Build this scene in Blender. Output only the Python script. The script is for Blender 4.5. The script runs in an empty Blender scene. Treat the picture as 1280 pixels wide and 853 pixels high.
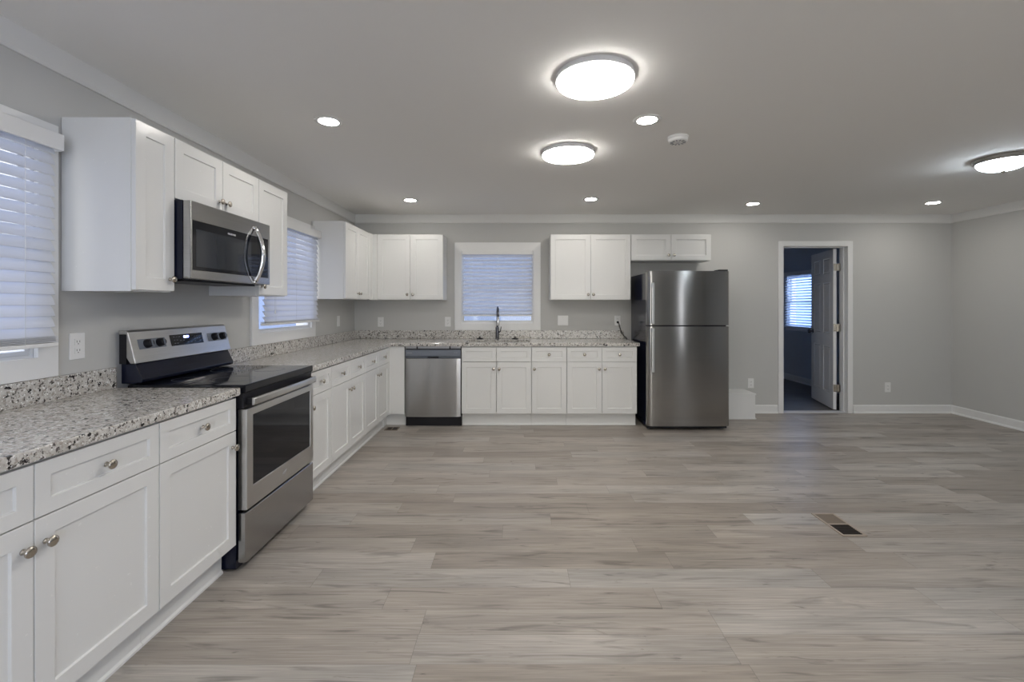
import bpy, bmesh, math, random
from mathutils import Vector, Matrix
random.seed(4)
S = bpy.context.scene
C = S.collection
PI = math.pi

# ---------------------------------------------------------------- camera
CAMH = 1.32
cam = bpy.data.cameras.new('camera'); cam_o = bpy.data.objects.new('camera', cam); C.objects.link(cam_o)
cam_o.location = (0, 0, CAMH); cam_o.rotation_euler = (PI/2, 0, 0)
cam.sensor_width = 36; cam.lens = 16.0
cam.shift_x = -6/1280; cam.shift_y = -44.5/1280
cam.clip_start = 0.05
S.camera = cam_o

# ---------------------------------------------------------------- world, exposure
# dusk sky: warm glow behind the camera (-y), lavender to the left, deeper blue to the right
SKY = {'west': (.22, .29, .52), 'east': (.85, 1.45, 2.9), 'south': (1.42, 1.34, 1.24), 'north': (.115, .14, .21), 'zenith': (.30, .34, .46)}
DISC_STR = 9.0; SPOT_STR = 34.0; DOME_STR = 11.0
w = bpy.data.worlds.new('dusk_sky'); S.world = w; w.use_nodes = True
bg = w.node_tree.nodes['Background']
bg.inputs[1].default_value = 1
def sky_nodes():
    nt = w.node_tree; N = nt.nodes.new; Lk = nt.links.new
    tc = N('ShaderNodeTexCoord'); sp = N('ShaderNodeSeparateXYZ'); Lk(tc.outputs['Generated'], sp.inputs[0])
    acc = None
    for key, ax, sg in (('west', 'X', -1), ('east', 'X', 1), ('south', 'Y', -1), ('north', 'Y', 1), ('zenith', 'Z', 0)):
        a = N('ShaderNodeMath'); a.operation = 'MULTIPLY'; Lk(sp.outputs[ax], a.inputs[0]); a.inputs[1].default_value = sg if sg else 1
        if sg:
            m_ = N('ShaderNodeMath'); m_.operation = 'MAXIMUM'; Lk(a.outputs[0], m_.inputs[0]); m_.inputs[1].default_value = 0; a = m_
        q = N('ShaderNodeMath'); q.operation = 'MULTIPLY'; Lk(a.outputs[0], q.inputs[0]); Lk(a.outputs[0], q.inputs[1])
        v = N('ShaderNodeVectorMath'); v.operation = 'SCALE'; v.inputs[0].default_value = SKY[key]; Lk(q.outputs[0], v.inputs['Scale'])
        if acc is None: acc = v
        else:
            ad = N('ShaderNodeVectorMath'); ad.operation = 'ADD'; Lk(acc.outputs[0], ad.inputs[0]); Lk(v.outputs[0], ad.inputs[1]); acc = ad
    Lk(acc.outputs[0], bg.inputs[0])
sky_nodes()
S.view_settings.view_transform = 'Standard'; S.view_settings.look = 'None'
S.view_settings.gamma = 1; S.view_settings.use_curve_mapping = False
S.view_settings.exposure = 1.88
S.cycles.max_bounces = 10; S.cycles.diffuse_bounces = 6; S.cycles.glossy_bounces = 5
S.cycles.transparent_max_bounces = 12
S.cycles.sample_clamp_indirect = 6.0
S.cycles.caustics_reflective = False; S.cycles.caustics_refractive = False

# ---------------------------------------------------------------- materials
def mat(name, col=(.8, .8, .8), rough=.5, metal=0.0, spec=.5, **k):
    m = bpy.data.materials.new(name); m.use_nodes = True
    nt = m.node_tree; b = nt.nodes['Principled BSDF']
    b.inputs['Base Color'].default_value = (*col, 1); b.inputs['Roughness'].default_value = rough
    b.inputs['Metallic'].default_value = metal; b.inputs['Specular IOR Level'].default_value = spec
    if 'emit' in k:
        b.inputs['Emission Color'].default_value = (*k['emit'], 1); b.inputs['Emission Strength'].default_value = k['es']
    if 'coat' in k:
        b.inputs['Coat Weight'].default_value = k['coat']; b.inputs['Coat Roughness'].default_value = .05
    # procedural fine variation of roughness / bump
    tc = nt.nodes.new('ShaderNodeTexCoord'); nz = nt.nodes.new('ShaderNodeTexNoise')
    nz.inputs['Scale'].default_value = k.get('ns', 60); nt.links.new(tc.outputs['Object'], nz.inputs['Vector'])
    if k.get('bump', 0):
        bp = nt.nodes.new('ShaderNodeBump'); bp.inputs['Strength'].default_value = k['bump']
        bp.inputs['Distance'].default_value = k.get('bd', .002)
        nt.links.new(nz.outputs['Fac'], bp.inputs['Height']); nt.links.new(bp.outputs['Normal'], b.inputs['Normal'])
    else:
        mr = nt.nodes.new('ShaderNodeMapRange')
        mr.inputs['To Min'].default_value = max(0, rough-.03); mr.inputs['To Max'].default_value = rough+.03
        nt.links.new(nz.outputs['Fac'], mr.inputs['Value']); nt.links.new(mr.outputs[0], b.inputs['Roughness'])
    return m

def steel(name, col, rough, aniso=.75, vertical=True):
    m = bpy.data.materials.new(name); m.use_nodes = True
    nt = m.node_tree; b = nt.nodes['Principled BSDF']; L = nt.links
    b.inputs['Metallic'].default_value = 1
    tc = nt.nodes.new('ShaderNodeTexCoord'); mp = nt.nodes.new('ShaderNodeMapping')
    mp.inputs['Scale'].default_value = (3, 3, 420)
    nz = nt.nodes.new('ShaderNodeTexNoise'); nz.inputs['Scale'].default_value = 1; nz.inputs['Detail'].default_value = 3
    L.new(tc.outputs['Object'], mp.inputs[0]); L.new(mp.outputs[0], nz.inputs['Vector'])
    mx = nt.nodes.new('ShaderNodeMix'); mx.data_type = 'RGBA'
    mx.inputs['A'].default_value = (*[c*.86 for c in col], 1); mx.inputs['B'].default_value = (*[min(1, c*1.1) for c in col], 1)
    L.new(nz.outputs['Fac'], mx.inputs['Factor']); L.new(mx.outputs['Result'], b.inputs['Base Color'])
    b.inputs['Roughness'].default_value = rough
    b.inputs['Anisotropic'].default_value = aniso; b.inputs['Anisotropic Rotation'].default_value = .25
    tg = nt.nodes.new('ShaderNodeTangent'); tg.direction_type = 'RADIAL'; tg.axis = 'Z'
    L.new(tg.outputs[0], b.inputs['Tangent'])
    return m

def granite():
    m = bpy.data.materials.new('speckled_granite'); m.use_nodes = True
    nt = m.node_tree; L = nt.links; N = nt.nodes.new; b = nt.nodes['Principled BSDF']
    tc = N('ShaderNodeTexCoord')
    def noise(sc, det, off, rough=.6):
        mp = N('ShaderNodeMapping'); mp.inputs['Location'].default_value = (off, off*1.7, off*.6)
        n = N('ShaderNodeTexNoise'); n.inputs['Scale'].default_value = sc; n.inputs['Detail'].default_value = det
        n.inputs['Roughness'].default_value = rough
        L.new(tc.outputs['Object'], mp.inputs[0]); L.new(mp.outputs[0], n.inputs['Vector']); return n.outputs['Fac']
    def ramp(src, a, c, ca, cb):
        r = N('ShaderNodeValToRGB'); r.color_ramp.elements[0].position = a; r.color_ramp.elements[1].position = c
        r.color_ramp.elements[0].color = ca; r.color_ramp.elements[1].color = cb; L.new(src, r.inputs[0]); return r.outputs[0]
    def mix(f, a, c):
        x = N('ShaderNodeMix'); x.data_type = 'RGBA'; L.new(f, x.inputs['Factor'])
        if isinstance(a, tuple): x.inputs['A'].default_value = a
        else: L.new(a, x.inputs['A'])
        if isinstance(c, tuple): x.inputs['B'].default_value = c
        else: L.new(c, x.inputs['B'])
        return x.outputs['Result']
    W = (1, 1, 1, 1); K = (0, 0, 0, 1)
    base = ramp(noise(34, 6, 0), .3, .7, (.42, .39, .35, 1), (.70, .685, .65, 1))
    c = mix(ramp(noise(75, 4, 5), .54, .62, K, W), base, (.38, .34, .30, 1))
    c = mix(ramp(noise(60, 3, 11, .5), .605, .64, K, W), c, (.13, .115, .105, 1))
    c = mix(ramp(noise(105, 3, 23, .5), .61, .66, K, W), c, (.05, .046, .045, 1))
    c = mix(ramp(noise(44, 2, 31, .5), .635, .66, K, W), c, (.028, .026, .026, 1))
    c = mix(ramp(noise(110, 2, 41, .5), .62, .66, K, W), c, (.85, .85, .83, 1))
    L.new(c, b.inputs['Base Color']); b.inputs['Roughness'].default_value = .14
    b.inputs['Specular IOR Level'].default_value = .6
    return m

def plank_floor(name, tint=(1, 1, 1), PW=.152, PL=1.22):
    m = bpy.data.materials.new(name); m.use_nodes = True
    nt = m.node_tree; L = nt.links; N = nt.nodes.new; b = nt.nodes['Principled BSDF']
    tc = N('ShaderNodeTexCoord'); sp = N('ShaderNodeSeparateXYZ'); L.new(tc.outputs['Object'], sp.inputs[0])
    def M(op, a, c=None, d=None):
        x = N('ShaderNodeMath'); x.operation = op
        for i, v in enumerate((a, c, d)):
            if v is None: continue
            if isinstance(v, (int, float)): x.inputs[i].default_value = v
            else: L.new(v, x.inputs[i])
        return x.outputs[0]
    def wn(v3):
        n = N('ShaderNodeTexWhiteNoise'); n.noise_dimensions = '3D'; L.new(v3, n.inputs['Vector']); return n
    def comb(x, y, z):
        c = N('ShaderNodeCombineXYZ')
        for i, v in enumerate((x, y, z)):
            if isinstance(v, (int, float)): c.inputs[i].default_value = v
            else: L.new(v, c.inputs[i])
        return c.outputs[0]
    yr = M('DIVIDE', sp.outputs['Y'], PW); row = M('FLOOR', yr); fy = M('FRACT', yr)
    rn = wn(comb(row, 3.1, 0.0)).outputs['Value']
    xs = M('ADD', M('DIVIDE', sp.outputs['X'], PL), rn); col = M('FLOOR', xs); fx = M('FRACT', xs)
    pid = wn(comb(row, col, 7.7)); idv = pid.outputs['Value']
    offs = M('MULTIPLY', idv, 37.0)
    def noise(sx, sy, sc, det, dist=0):
        n = N('ShaderNodeTexNoise'); n.inputs['Scale'].default_value = sc; n.inputs['Detail'].default_value = det
        n.inputs['Distortion'].default_value = dist
        L.new(comb(M('ADD', M('MULTIPLY', sp.outputs['X'], sx), offs), M('ADD', M('MULTIPLY', sp.outputs['Y'], sy), offs), offs), n.inputs['Vector'])
        return n.outputs['Fac']
    def ramp(src, stops):
        r = N('ShaderNodeValToRGB'); e = r.color_ramp.elements
        while len(e) < len(stops): e.new(.5)
        for q, (p, cc) in zip(e, stops): q.position = p; q.color = (*cc, 1)
        L.new(src, r.inputs[0]); return r.outputs[0]
    def T(c): return tuple(a*t for a, t in zip(c, tint))
    basec = ramp(idv, [(0, T((.31, .27, .232))), (.3, T((.365, .325, .285))), (.7, T((.395, .358, .32))), (1, T((.41, .382, .35)))])
    broad = noise(.8, 5.0, 1.3, 4, .5)          # cloudy streaks
    fine = noise(1.6, 60, 1.6, 6, .3)            # grain lines
    dark = noise(1.5, 13, 1.5, 5, 1.2)           # dark mineral streaks
    def mul(a, fsrc, lo, hi, p0, p1):
        r = N('ShaderNodeMapRange'); r.inputs['From Min'].default_value = p0; r.inputs['From Max'].default_value = p1
        r.inputs['To Min'].default_value = lo; r.inputs['To Max'].default_value = hi; L.new(fsrc, r.inputs['Value'])
        x = N('ShaderNodeMix'); x.data_type = 'RGBA'; x.blend_type = 'MULTIPLY'; x.inputs['Factor'].default_value = 1
        L.new(a, x.inputs['A']); L.new(comb(r.outputs[0], r.outputs[0], r.outputs[0]), x.inputs['B']); return x.outputs['Result']
    c = mul(basec, broad, .80, 1.16, .32, .68)
    c = mul(c, fine, .87, 1.09, .3, .7)
    c = mul(c, noise(3.0, 150, 1.5, 5, .2), .86, 1.1, .35, .65)
    c = mul(c, dark, 1.0, .55, .56, .72)
    c = mul(c, noise(1.6, 8, 2.6, 4, 2.0), 1.0, .5, .66, .76)
    ex = M('MINIMUM', fx, M('SUBTRACT', 1.0, fx)); ey = M('MINIMUM', fy, M('SUBTRACT', 1.0, fy))
    e = M('MINIMUM', M('MULTIPLY', ex, PL), M('MULTIPLY', ey, PW))
    c = mul(c, e, .62, 1.0, 0.0003, .0016)
    L.new(c, b.inputs['Base Color'])
    rr = N('ShaderNodeMapRange'); rr.inputs['To Min'].default_value = .30; rr.inputs['To Max'].default_value = .46
    L.new(fine, rr.inputs['Value']); L.new(rr.outputs[0], b.inputs['Roughness'])
    bp = N('ShaderNodeBump'); bp.inputs['Strength'].default_value = .25; bp.inputs['Distance'].default_value = .001
    L.new(M('ADD', M('MULTIPLY', fine, .6), M('MINIMUM', M('MULTIPLY', e, 500.0), 1.0)), bp.inputs['Height']); L.new(bp.outputs[0], b.inputs['Normal'])
    return m

def slat_mat():
    m = bpy.data.materials.new('white_blind_vinyl'); m.use_nodes = True
    nt = m.node_tree; L = nt.links; b = nt.nodes['Principled BSDF']
    b.inputs['Base Color'].default_value = (.82, .82, .82, 1); b.inputs['Roughness'].default_value = .45
    t = nt.nodes.new('ShaderNodeBsdfTranslucent'); t.inputs[0].default_value = (.75, .78, .85, 1)
    x = nt.nodes.new('ShaderNodeMixShader'); x.inputs[0].default_value = .45
    L.new(b.outputs[0], x.inputs[1]); L.new(t.outputs[0], x.inputs[2])
    L.new(x.outputs[0], nt.nodes['Material Output'].inputs['Surface'])
    return m

def glass_mat():
    m = bpy.data.materials.new('window_glass'); m.use_nodes = True
    nt = m.node_tree; L = nt.links; nt.nodes.remove(nt.nodes['Principled BSDF'])
    t = nt.nodes.new('ShaderNodeBsdfTransparent'); g = nt.nodes.new('ShaderNodeBsdfGlossy')
    t.inputs[0].default_value = (.95, .97, .98, 1); g.inputs['Roughness'].default_value = .02
    lw = nt.nodes.new('ShaderNodeLayerWeight'); p5 = nt.nodes.new('ShaderNodeMath'); p5.operation = 'POWER'; p5.inputs[1].default_value = 5
    L.new(lw.outputs['Facing'], p5.inputs[0])
    f = nt.nodes.new('ShaderNodeMath'); f.operation = 'MULTIPLY_ADD'; f.inputs[1].default_value = .9; f.inputs[2].default_value = .03
    L.new(p5.outputs[0], f.inputs[0])
    x = nt.nodes.new('ShaderNodeMixShader'); L.new(f.outputs[0], x.inputs[0]); L.new(t.outputs[0], x.inputs[1]); L.new(g.outputs[0], x.inputs[2])
    L.new(x.outputs[0], nt.nodes['Material Output'].inputs['Surface'])
    return m

WALL = mat('greige_wall_paint', (.55, .548, .53), .75, ns=180, bump=.08, bd=.001)
CEIL = mat('ceiling_paint', (.86, .85, .83), .9, ns=90, bump=.15, bd=.002)
TRIM = mat('white_trim_paint', (.80, .80, .79), .38)
CROWNM = mat('crown_paint', (.76, .755, .735), .5)
CAB = mat('white_cabinet_lacquer', (.75, .75, .735), .26)
INTER = mat('cabinet_underside', (.72, .70, .66), .5)
GRAN = granite()
FLOOR = plank_floor('grey_oak_plank')
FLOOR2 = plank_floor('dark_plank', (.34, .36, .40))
STEEL = steel('brushed_steel', (.43, .425, .42), .22)
STEEL2 = steel('light_brushed_steel', (.58, .578, .575), .28, .5)
STEELF = steel('fridge_steel', (.36, .35, .335), .14, .85)
CHROME = mat('satin_nickel', (.50, .46, .40), .20, 1)
GUN = mat('dark_nickel', (.13, .13, .145), .25, 1)
POL = mat('polished_chrome', (.80, .80, .80), .12, 1)
BLACK = mat('black_enamel', (.007, .009, .022), .13, spec=.35)
BLACKM = mat('black_plastic', (.010, .010, .013), .4, spec=.3)
BGLASS = mat('black_glass', (.005, .006, .010), .05, spec=.3)
BGLASS2 = mat('smoked_glass', (.022, .026, .034), .06, spec=.5)
GREYP = mat('grey_plastic', (.17, .19, .23), .35)
WPL = mat('white_plastic', (.80, .80, .79), .35)
GREYL = mat('light_grey_mark', (.6, .6, .62), .5)
BROWN = mat('brown_metal_grille', (.17, .135, .10), .45)
BROWNF = mat('tan_vent_frame', (.36, .30, .245), .45)
BROWND = mat('dark_duct', (.02, .014, .011), .6)
SLAT = slat_mat(); GLASS = glass_mat()
LENS = mat('lamp_diffuser', (.9, .9, .9), .5, emit=(1, .965, .91), es=DISC_STR)
SPOT = mat('downlight_lens', (.9, .9, .9), .5, emit=(1, .955, .89), es=SPOT_STR)
DOME = mat('dome_glass', (.9, .9, .9), .3, emit=(.80, .90, 1), es=DOME_STR)
BLUE = mat('blue_led_digits', (.1, .1, .3), .5, emit=(.18, .25, 1), es=6)

# ---------------------------------------------------------------- helpers
def link(name, bm, m, parent=None, bevel=0, smooth=False, seg=2):
    bmesh.ops.remove_doubles(bm, verts=bm.verts, dist=1e-6)
    bmesh.ops.recalc_face_normals(bm, faces=bm.faces)
    me = bpy.data.meshes.new(name); bm.to_mesh(me); bm.free()
    me.materials.append(m)
    o = bpy.data.objects.new(name, me); C.objects.link(o)
    if parent: o.parent = parent
    if smooth:
        for p in me.polygons: p.use_smooth = True
    if bevel:
        b = o.modifiers.new('bevel', 'BEVEL'); b.width = bevel; b.segments = seg; b.limit_method = 'ANGLE'
        b.angle_limit = math.radians(40); b.harden_normals = False
    return o
def thing(name, label, cat, loc=(0, 0, 0), rz=0, group=None):
    o = bpy.data.objects.new(name, None); C.objects.link(o); o.location = loc; o.rotation_euler = (0, 0, rz)
    o.empty_display_size = .1
    o['label'] = label; o['category'] = cat
    if group: o['group'] = group
    return o
def tag(o, label, cat, group=None):
    o['label'] = label; o['category'] = cat
    if group: o['group'] = group
    return o
def struct(o, label=None):
    o['kind'] = 'structure'
    if label: o['label'] = label
    return o
def B(): return bmesh.new()
def box(bm, x0, x1, y0, y1, z0, z1, M=None):
    vs = [bm.verts.new((x, y, z)) for x in (x0, x1) for y in (y0, y1) for z in (z0, z1)]
    for f in ((0, 1, 3, 2), (4, 6, 7, 5), (0, 4, 5, 1), (2, 3, 7, 6), (0, 2, 6, 4), (1, 5, 7, 3)):
        bm.faces.new([vs[i] for i in f])
    if M is not None:
        for v in vs: v.co = M @ v.co
    return bm
def boxes(*bs):
    bm = B()
    for b in bs:
        t = B(); box(t, *b); tm = bpy.data.meshes.new('t'); t.to_mesh(tm); t.free(); bm.from_mesh(tm); bpy.data.meshes.remove(tm)
    return bm
def cells(us, vs, keep, w0, w1, f):
    """solid slab made of the kept cells of a grid, f maps (u,v,w) to a point"""
    bm = B(); V = {}
    def vt(i, j, k):
        if (i, j, k) not in V: V[(i, j, k)] = bm.verts.new(f(us[i], vs[j], (w0, w1)[k]))
        return V[(i, j, k)]
    K = lambda i, j: 0 <= i < len(us)-1 and 0 <= j < len(vs)-1 and keep(i, j)
    for i in range(len(us)-1):
        for j in range(len(vs)-1):
            if not K(i, j): continue
            for k in (0, 1): bm.faces.new([vt(i, j, k), vt(i+1, j, k), vt(i+1, j+1, k), vt(i, j+1, k)])
            for (di, dj, a, b) in ((-1, 0, (i, j), (i, j+1)), (1, 0, (i+1, j), (i+1, j+1)), (0, -1, (i, j), (i+1, j)), (0, 1, (i, j+1), (i+1, j+1))):
                if not K(i+di, j+dj): bm.faces.new([vt(*a, 0), vt(*b, 0), vt(*b, 1), vt(*a, 1)])
    return bm
def prism(bm, prof, a, b, f):
    """extrude closed profile [(p,q)] between a and b, f(p,q,t)->point"""
    r0 = [bm.verts.new(f(p, q, a)) for p, q in prof]; r1 = [bm.verts.new(f(p, q, b)) for p, q in prof]
    n = len(prof)
    for i in range(n): bm.faces.new([r0[i], r0[(i+1) % n], r1[(i+1) % n], r1[i]])
    bm.faces.new(r0); bm.faces.new(r1)
    return bm
def lathe(bm, prof, M=None, n=32, caps=True):
    """prof [(r,z)] about local z"""
    rings = []
    for r, z in prof:
        if r < 1e-6: rings.append([bm.verts.new((0, 0, z))])
        else: rings.append([bm.verts.new((r*math.cos(2*PI*k/n), r*math.sin(2*PI*k/n), z)) for k in range(n)])
    for a, b in zip(rings, rings[1:]):
        for k in range(n):
            q = [a[k % len(a)], a[(k+1) % len(a)], b[(k+1) % len(b)], b[k % len(b)]]
            u = []
            for v in q:
                if v not in u: u.append(v)
            if len(u) > 2: bm.faces.new(u)
    if caps:
        for r in (rings[0], rings[-1]):
            if len(r) > 2: bm.faces.new(r)
    if M is not None:
        for r in rings:
            for v in r: v.co = M @ v.co
    return bm
def tube(bm, pts, r, n=12, rad=None, flat=1.0):
    pts = [Vector(p) for p in pts]; rings = []; up = None
    for i, p in enumerate(pts):
        t = (pts[min(i+1, len(pts)-1)] - pts[max(i-1, 0)]).normalized()
        if up is None: up = t.orthogonal().normalized()
        up = (up - t*up.dot(t)).normalized(); s = t.cross(up)
        rr = rad[i] if rad else r
        rings.append([bm.verts.new(p + up*math.cos(2*PI*k/n)*rr + s*math.sin(2*PI*k/n)*rr*flat) for k in range(n)])
    for a, b in zip(rings, rings[1:]):
        for k in range(n): bm.faces.new([a[k], a[(k+1) % n], b[(k+1) % n], b[k]])
    bm.faces.new(rings[0]); bm.faces.new(rings[-1])
    return bm
def panel_board(x0, x1, z0, z1, t, rects, steps, y=0.0):
    """board, front face at y facing -y, with each rect inset by the steps [(width, depth)]"""
    xs = sorted({x0, x1, *[r[0] for r in rects], *[r[1] for r in rects]}); zs = sorted({z0, z1, *[r[2] for r in rects], *[r[3] for r in rects]})
    bm = cells(xs, zs, lambda i, j: True, y, y+t, lambda u, v, w_: (u, w_, v))
    bmesh.ops.recalc_face_normals(bm, faces=bm.faces); bm.faces.ensure_lookup_table()
    sel = []
    for f in bm.faces:
        c = f.calc_center_median()
        if abs(c.y-y) < 1e-6 and any(r[0] < c.x < r[1] and r[2] < c.z < r[3] for r in rects): sel.append(f)
    for wd, dp in steps: bmesh.ops.inset_individual(bm, faces=sel, thickness=wd, depth=dp)
    return bm
def text(name, s, size, M, m, parent, depth=.0006):
    cu = bpy.data.curves.new(name, 'FONT'); cu.body = s; cu.size = size; cu.extrude = depth; cu.align_x = 'CENTER'; cu.align_y = 'CENTER'
    t = bpy.data.objects.new(name, cu); C.objects.link(t); bpy.context.view_layer.update()
    me = bpy.data.meshes.new_from_object(t.evaluated_get(bpy.context.evaluated_depsgraph_get()))
    bpy.data.objects.remove(t); bpy.data.curves.remove(cu)
    me.transform(M); me.materials.clear(); me.materials.append(m)
    o = bpy.data.objects.new(name, me); C.objects.link(o); o.parent = parent
    return o
ROTF = Matrix.Rotation(PI/2, 4, 'X')                 # local z -> -y (towards the viewer of a front)

# ---------------------------------------------------------------- room dimensions
XL, XR, YB, YR, H = -1.99, 5.33, 5.58, -2.7, 2.432
TH = .13
# windows: (y0,y1) opening in left wall, z0,z1
WZ0, WZ1 = 1.105, 1.985
W1 = (.975, 1.872); W2 = (3.475, 4.372); W3 = (-.675, .205)
DX0, DX1, DZ = 3.262, 4.048, 2.045

# floor, ceiling
fl = struct(link('floor', boxes((XL-TH, XR+TH, YR-TH, YB+.065, -.05, 0)), FLOOR))
ce = struct(link('ceiling', boxes((XL-TH, XR+TH, YR-TH, YB+TH, H, H+.08)), CEIL))
def wall(name, us, vs, holes, f, m=WALL, th=TH):
    us = sorted({*us, *[h[0] for h in holes], *[h[1] for h in holes]}); vs = sorted({*vs, *[h[2] for h in holes], *[h[3] for h in holes]})
    def keep(i, j):
        cu = (us[i]+us[i+1])/2; cv = (vs[j]+vs[j+1])/2
        return not any(h[0] < cu < h[1] and h[2] < cv < h[3] for h in holes)
    return struct(link(name, cells(us, vs, keep, 0, th, f), m))
wall('wall_left', (YR, YB), (0, H), [(*W1, WZ0, WZ1), (*W2, WZ0, WZ1)], lambda u, v, w_: (XL-w_, u, v))
wall('wall_back', (XL-TH, XR+TH), (0, H), [(*W3, WZ0, WZ1), (DX0-.018, DX1+.018, 0, DZ+.018)], lambda u, v, w_: (u, YB+w_, v))
wall('wall_right', (YR, YB), (0, H), [], lambda u, v, w_: (XR+w_, u, v))
W5 = (-.7, 2.9); W6 = (4.22, 4.40); W7 = (-1.34, -1.18); RZ0, RZ1 = .45, 2.12  # unseen rear openings, added for fill light and streaks on the steel doors
wall('wall_rear', (XL-TH, XR+TH), (0, H), [(*W5, RZ0, RZ1), (*W6, RZ0, RZ1), (*W7, RZ0, RZ1)], lambda u, v, w_: (u, YR-w_, v))

# crown boards and baseboards (trim)
CH = .105; CT = .018
cp = [(0, 0), (CT*.5, 0), (CT, .012), (CT, CH), (0, CH)]
def crown(name, a, b, f): struct(link(name, prism(B(), [(p, H-CH+q) for p, q in cp], a, b, f), CROWNM))
crown('trim_1', YR, YB, lambda p, q, t: (XL+p, t, q))
crown('trim_2', XL, XR, lambda p, q, t: (t, YB-p, q))
crown('trim_3', YR, YB, lambda p, q, t: (XR-p, t, q))
crown('trim_4', XL, XR, lambda p, q, t: (t, YR+p, q))
bp_ = [(0, 0), (.026, 0), (.026, .006), (.021, .016), (.014, .02), (.014, .088), (.009, .1), (0, .1)]
def base(name, a, b, f): struct(link(name, prism(B(), bp_, a, b, f), TRIM))
base('baseboard_back', DX1+.07, XR, lambda p, q, t: (t, YB-p, q))
base('baseboard_back_middle', 2.775, DX0-.07, lambda p, q, t: (t, YB-p, q))
base('baseboard_right', YR, YB, lambda p, q, t: (XR-p, t, q))
base('baseboard_rear', XL, XR, lambda p, q, t: (t, YR+p, q))

# ---------------------------------------------------------------- windows
def frame_bm(u0, u1, v0, v1, a, b, c, d, w0, w1, f):
    """rectangular ring: opening (u0,u1,v0,v1), widths left a right b bottom c top d"""
    return cells([u0-a, u0, u1, u1+b], [v0-c, v0, v1, v1+d], lambda i, j: not (i == 1 and j == 1), w0, w1, f)
def window(n, u0, u1, f, label, casing=(.085, .085, .088, .105), z0=WZ0, z1=WZ1, sash_w=.03):
    """f(u, depth into room, z): depth>0 is into the room"""
    root = thing('window_%d' % n, label, 'window'); del root['category']; root['kind'] = 'structure'
    g = lambda u, v, w_: f(u, w_, v)
    link('window_casing', frame_bm(u0, u1, z0, z1, *casing, .001, .021, g), TRIM, root, .002)
    link('window_jamb', frame_bm(u0+.012, u1-.012, z0+.012, z1-.012, .0119, .0119, .0119, .0119, -TH+.005, .0, g), TRIM, root)
    zm = (z0+z1)/2
    s = link('window_sash', frame_bm(u0+sash_w, u1-sash_w, z0+sash_w, zm-.015, .0179, .0179, .0179, .03, -.028, -.003, g), TRIM, root, .002)
    link('window_pane', cells([u0+sash_w-.003, u1-sash_w+.003], [z0+sash_w-.003, zm-.012], lambda i, j: True, -.013, -.009, g), GLASS, s)
    s = link('window_sash', frame_bm(u0+sash_w, u1-sash_w, zm+.015, z1-sash_w, .0179, .0179, .03, .0179, -.058, -.031, g), TRIM, root, .002)
    link('window_pane', cells([u0+sash_w-.003, u1-sash_w+.003], [zm+.012, z1-sash_w+.003], lambda i, j: True, -.046, -.042, g), GLASS, s)
    return root
fRear = lambda u, w_, v: (u, YR+w_, v)
fL = lambda u, w_, v: (XL+w_, u, v)
fB = lambda u, w_, v: (u, YB-w_, v)
window(1, *W1, fL, 'white framed window over the worktop left of the stove')
window(2, *W2, fL, 'white framed window beside the microwave cabinets')
window(5, *W5, fRear, 'wide white framed window added behind the camera for fill light', z0=RZ0, z1=RZ1)  # invented opening that lets warm fill reach the ceiling and cabinets
window(6, *W6, fRear, 'narrow white framed window added behind the camera for the fridge streak', z0=RZ0, z1=RZ1, sash_w=.02)  # slit added so the fridge doors reflect a vertical streak
window(7, *W7, fRear, 'narrow white framed window added behind the camera for the dishwasher streak', z0=RZ0, z1=RZ1, sash_w=.02)  # slit added so the dishwasher door reflects a streak
window(3, *W3, fB, 'white framed window over the sink')

def blind(label, loc, rz, width, ztop, zbot, depth, tilt, valance, pitch=.045, sw=.050, raised=5, cords=True):
    """local x along the window, -y into the room; blind centre plane at y=0"""
    r = thing('window_blind', label, 'blind', (loc[0], loc[1], ztop), rz, 'white horizontal blinds')
    hw = width/2
    if valance:
        bm = boxes((-hw-.012, hw+.012, -depth, -depth+.01, -.068, 0), (-hw-.012, -hw-.004, -depth+.01, depth, -.068, 0), (hw+.004, hw+.012, -depth+.01, depth, -.068, 0))
        link('valance', bm, TRIM, r, .002)
        link('headrail', boxes((-hw, hw, -.024, .024, -.045, -.004)), WPL, r, .001)
    else:
        link('headrail', boxes((-hw, hw, -.024, .024, -.045, 0)), TRIM, r, .002)
    # slats
    bm = B(); z = -.062; bot = zbot-ztop
    c, s = math.cos(tilt), math.sin(tilt)
    while z > bot+.030*1+raised*.0045:
        prof = []
        nn = 4
        for k in range(nn+1):
            a = -sw/2+sw*k/nn; hgt = .0022*(1-(2*k/nn-1)**2)
            prof.append((a, hgt+.0013))
        for k in range(nn, -1, -1):
            a = -sw/2+sw*k/nn; hgt = .0022*(1-(2*k/nn-1)**2)
            prof.append((a, hgt-.0013))
        # room side (-y) edge down
        prism(bm, prof, -hw+.004, hw-.004, lambda p, q, t, z=z: (t, p*c - q*s, z + p*s + q*c))
        z -= pitch
    link('slats', bm, SLAT, r)
    if raised:
        bm = B()
        for k in range(raised): box(bm, -hw+.004, hw-.004, -.025, .025, bot+.019+k*.0052, bot+.0222+k*.0052)
        link('stacked_slats', bm, SLAT, r)
    link('bottom_rail', boxes((-hw+.002, hw-.002, -.026, .026, bot, bot+.017)), WPL, r, .004)
    bm = B()
    for x in (-hw*.72, 0, hw*.72):
        for y in (-.027, .027): tube(bm, [(x, y, -.04), (x, y, bot+.01)], .0009, 5)
    link('ladder_cord', bm, WPL, r)
    if cords:
        bm = B()
        for x in (-hw*.78, -hw*.74): tube(bm, [(x, -.031, -.05), (x, -.031, bot*.86)], .001, 5)
        lathe(bm, [(.0, .0), (.005, -.002), (.007, -.03), (.0, -.034)], Matrix.Translation((-hw*.76, -.031, bot*.86)), 10)
        link('pull_cord', bm, WPL, r)
    return r
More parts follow.
